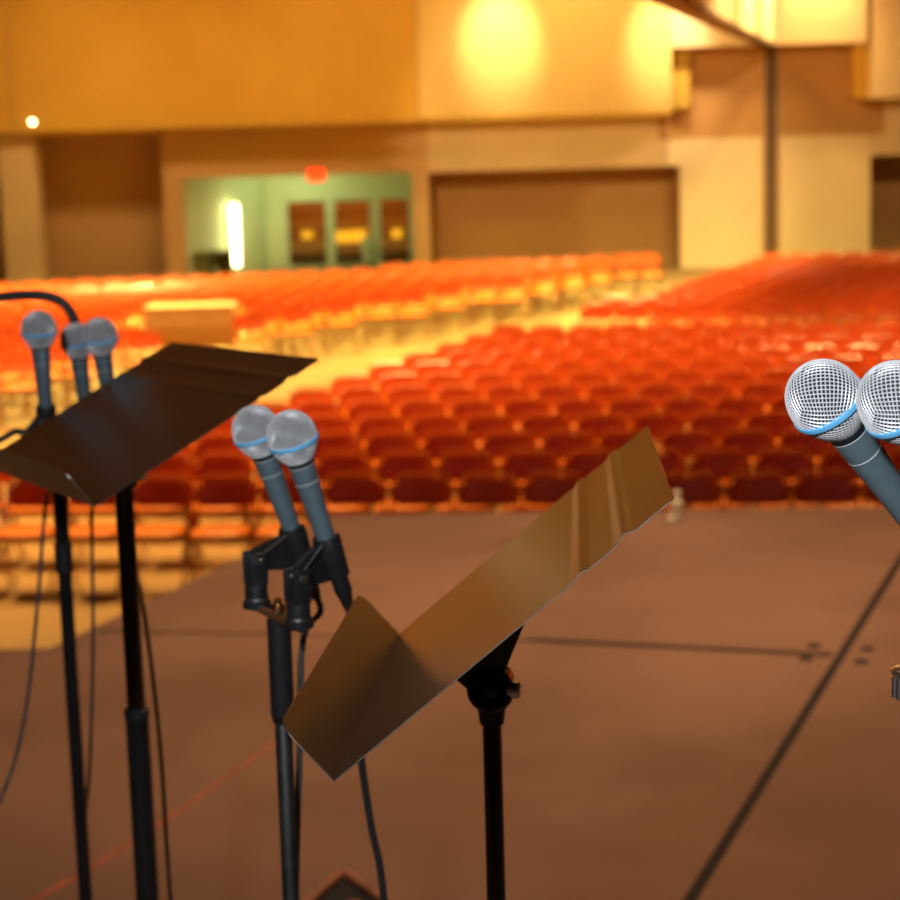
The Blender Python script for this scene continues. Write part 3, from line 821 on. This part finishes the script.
# ------------------------------------------------------------------ cables
def tailp(c, d, s): return c+d*s
pl1 = tailp(c1, d1, .200)
cable('black cable leaving the far left microphone towards the left edge', [pl1, pl1+Vector((.0, .01, -.02)), aty(24, 434, 2.78), aty(2, 439, 2.78), aty(-40, 470, 2.78), aty(-90, 640, 2.78), atz(-170, 1000, ZS+.006)], .0052, 'cable', (c1, d1, .156))
pl2 = tailp(c2, d2, .200)
cable('thin cable hanging leftmost and swinging out at the left edge', [pl2, aty(70, 470, 2.93), aty(50, 490, 2.88), aty(44, 520, 2.85), aty(37, 610, 2.82), aty(24, 720, 2.80), aty(0, 800, 2.75), aty(-60, 905, 2.7), atz(-150, 1080, ZS+.006)], .0030, 'gcable', (c2, d2, .156))
pl3 = tailp(c3, d3, .200)
cable('thin cable hanging between the two left poles', [pl3, aty(98, 475, 2.74), aty(92, 510, 2.80), aty(93, 640, 2.84), aty(90, 760, 2.9), aty(84, 860, 2.93), atz(92, 1030, ZS+.006)], .0030, 'gcable', (c3, d3, .156))
b = [aty(118, 488, 2.66), aty(136, 570, 2.64), aty(148, 640, 2.64), aty(160, 745, 2.64), aty(167, 850, 2.64), aty(174, 930, 2.64), atz(195, 1080, ZS+.006)]
cable('thin grey cable hanging right of the left music stand pole', b, .0032, 'gcable')
plA = tailp(ca, da, .200)
cable('grey cable running straight down beside the middle stand', [plA, plA+da*.01+Vector((0, 0, -.008)), aty(303, 640, 1.975), aty(300, 740, 1.965), aty(296, 900, 1.965), aty(297, 1150, 1.965), atz(310, 1430, ZS+.006)], .0036, 'gcable', (ca, da, .156))
plB = tailp(cb, db, .200)
cable('black cable dropping from the front middle microphone behind the centre desk', [plB, aty(349, 640, 1.93), aty(355, 700, 1.95), aty(362, 765, 1.96), aty(371, 825, 1.96), aty(384, 900, 1.96), aty(395, 1100, 1.96), atz(420, 1440, ZS+.006)], .0042, 'cable', (cb, db, .156))
for (c, d), nm in (((cA, dA), 'cable hanging from the whole-headed right microphone, outside the right edge'), ((cB, dB), 'cable hanging from the cut-off right microphone, outside the right edge')):
    p_ = tailp(c, d, .200)
    cable(nm, [p_, p_+d*.02+Vector((0, 0, -.02)), p_+Vector((.0, -.05, -.2)), p_+Vector((-.0, -.09, -.8)), Vector((p_.x+.0, p_.y-.16, ZS+.005))], .004, 'cable', (c, d, .156))
# gooseneck reaching in from the left
gq = aty(-110, 420, 2.98)
r = thing('gooseneck_stand', (gq.x, gq.y, ZS), 'black gooseneck arching in from the left edge behind the left microphones', 'stand')
b = BM(); lathe(b, [(0, .13), (.012, .13), (.03, .03), (.05, .014)], (gq.x, gq.y, ZS), (0, 0, 1), 32); obj('base', b, 'black', r)
b = BM(); tube(b, [(gq.x, gq.y, ZS+.04), gq], .010, 14); obj('pole', b, 'black', r)
b = BM(); tube(b, smooth_path([gq, aty(-100, 350, 2.98), aty(-60, 306, 2.98), aty(0, 297, 2.98), aty(38, 295, 2.98), aty(60, 301, 2.98), aty(72, 315, 2.98), aty(77, 334, 2.98)], 8), .0078, 12); obj('gooseneck', b, 'cable', r)
b = BM(); lathe(b, [(0, .006), (.004, .009), (.03, .009), (.034, .005)], aty(77, 333, 2.98), (.1, 0, -1), 16); obj('tip', b, 'blackp', r)

# ------------------------------------------------------------------ light
def area(name, loc, target, size, power, col, spread=PI):
    l = bpy.data.lights.new(name, 'AREA'); l.energy = power; l.color = col; l.shape = 'DISK'; l.size = size; l.spread = spread
    o = bpy.data.objects.new(name, l); COL.objects.link(o); o.location = loc
    o.rotation_euler = (Vector(target)-Vector(loc)).to_track_quat('-Z', 'Y').to_euler(); return o
def spot(name, loc, target, power, col, ang, blend=.6, rad=.15):
    l = bpy.data.lights.new(name, 'SPOT'); l.energy = power; l.color = col; l.spot_size = math.radians(ang); l.spot_blend = blend; l.shadow_soft_size = rad
    o = bpy.data.objects.new(name, l); COL.objects.link(o); o.location = loc
    o.rotation_euler = (Vector(target)-Vector(loc)).to_track_quat('-Z', 'Y').to_euler(); return o
WARM = (1, .60, .18)
WARM2 = (1, .74, .38)
SP = math.radians(108)
YEL = (1, .95, .27); RED = (1, .56, .17)
for x, y, p, c in ((-10, 26, 2100, YEL), (-5, 30, 1700, YEL), (3, 32, 1200, YEL), (9, 32.5, 560, YEL), (2, 25.5, 800, WARM), (9, 25.5, 230, RED), (-2, 18.5, 600, WARM), (5, 18.5, 560, RED), (11, 18.5, 600, RED), (-6, 16.5, 1050, WARM), (15, 22, 2600, RED)):  # last lamp is added, to redden unseen chairs reflected in the desk lip
    area('house_light', (x, y, ZC-.15), (x, y, 0), 1.2, p, c, SP)
# wall washers
for px, p, a in ((500, 1150, 42), (668, 1150, 42), (745, 300, 60)):
    q = aty(px, 36, yf)
    spot('wall_washer', (q.x, yf-2.0, 6.9), (q.x, yf, q.z), p, (1, .88, .66), a, .9, .2)
for px, p in ((60, 24), (300, 20), (560, 280)):
    q = aty(px, 45, yf)
    area('wall_washer', (q.x, yf-3, ZC-.2), (q.x, yf, 5.0), 1.0, p, WARM2)
for px, p in ((90, 60), (300, 40)):
    q = aty(px, 200, yf)
    area('wall_washer', (q.x, yf-5, 7.5), (q.x, yf, 2.0), 1.0, p, WARM2, math.radians(90))
spot('house_spot', (8.0, 19, 8.7), (7.4, 41, 2.3), 4700, (1, .80, .48), 22, .3, .3)
spot('house_spot', (-3.0, 18, 8.7), (3.2, 41, 2.4), 7500, (1, .80, .48), 21, .35, .3)
q = aty(820, 5, yf); spot('wall_washer', (q.x, yf-1.0, 7.6), (q.x, yf, q.z), 1100, WARM2, 60, .9, .25)
for t, p in ((.93, 1900), (.80, 1900), (.67, 1500)):
    q = near+(far-near)*t; spot('wall_washer', (q.x+1.5, q.y, 7.0), (q.x, q.y, 5.2), p, WARM2, 100, .9, .2)
area('lobby_light', (-3.2, 42.8, 2.7), (-3.2, 42.8, 0), 1.0, 36, (.80, 1, .50))
area('porch_light', (-3.0, 51, 3.6), (-3, 54, 1), 1.0, 120, (1, .6, .2))
# warm wash over the stage, and the flash beside the camera
area('stage_wash', (.6, 7.2, 8.7), (.6, 6.6, ZS), 1.5, 150, (1, .61, .35), math.radians(78))
area('camera_flash', (-.30, -.05, 3.66), (.1, 2.0, 2.8), 0.12, 34, (.92, .96, 1))
w = bpy.data.worlds.new('world'); S.world = w; w.use_nodes = True
w.node_tree.nodes['Background'].inputs[0].default_value = (.9, .52, .26, 1); w.node_tree.nodes['Background'].inputs[1].default_value = .06
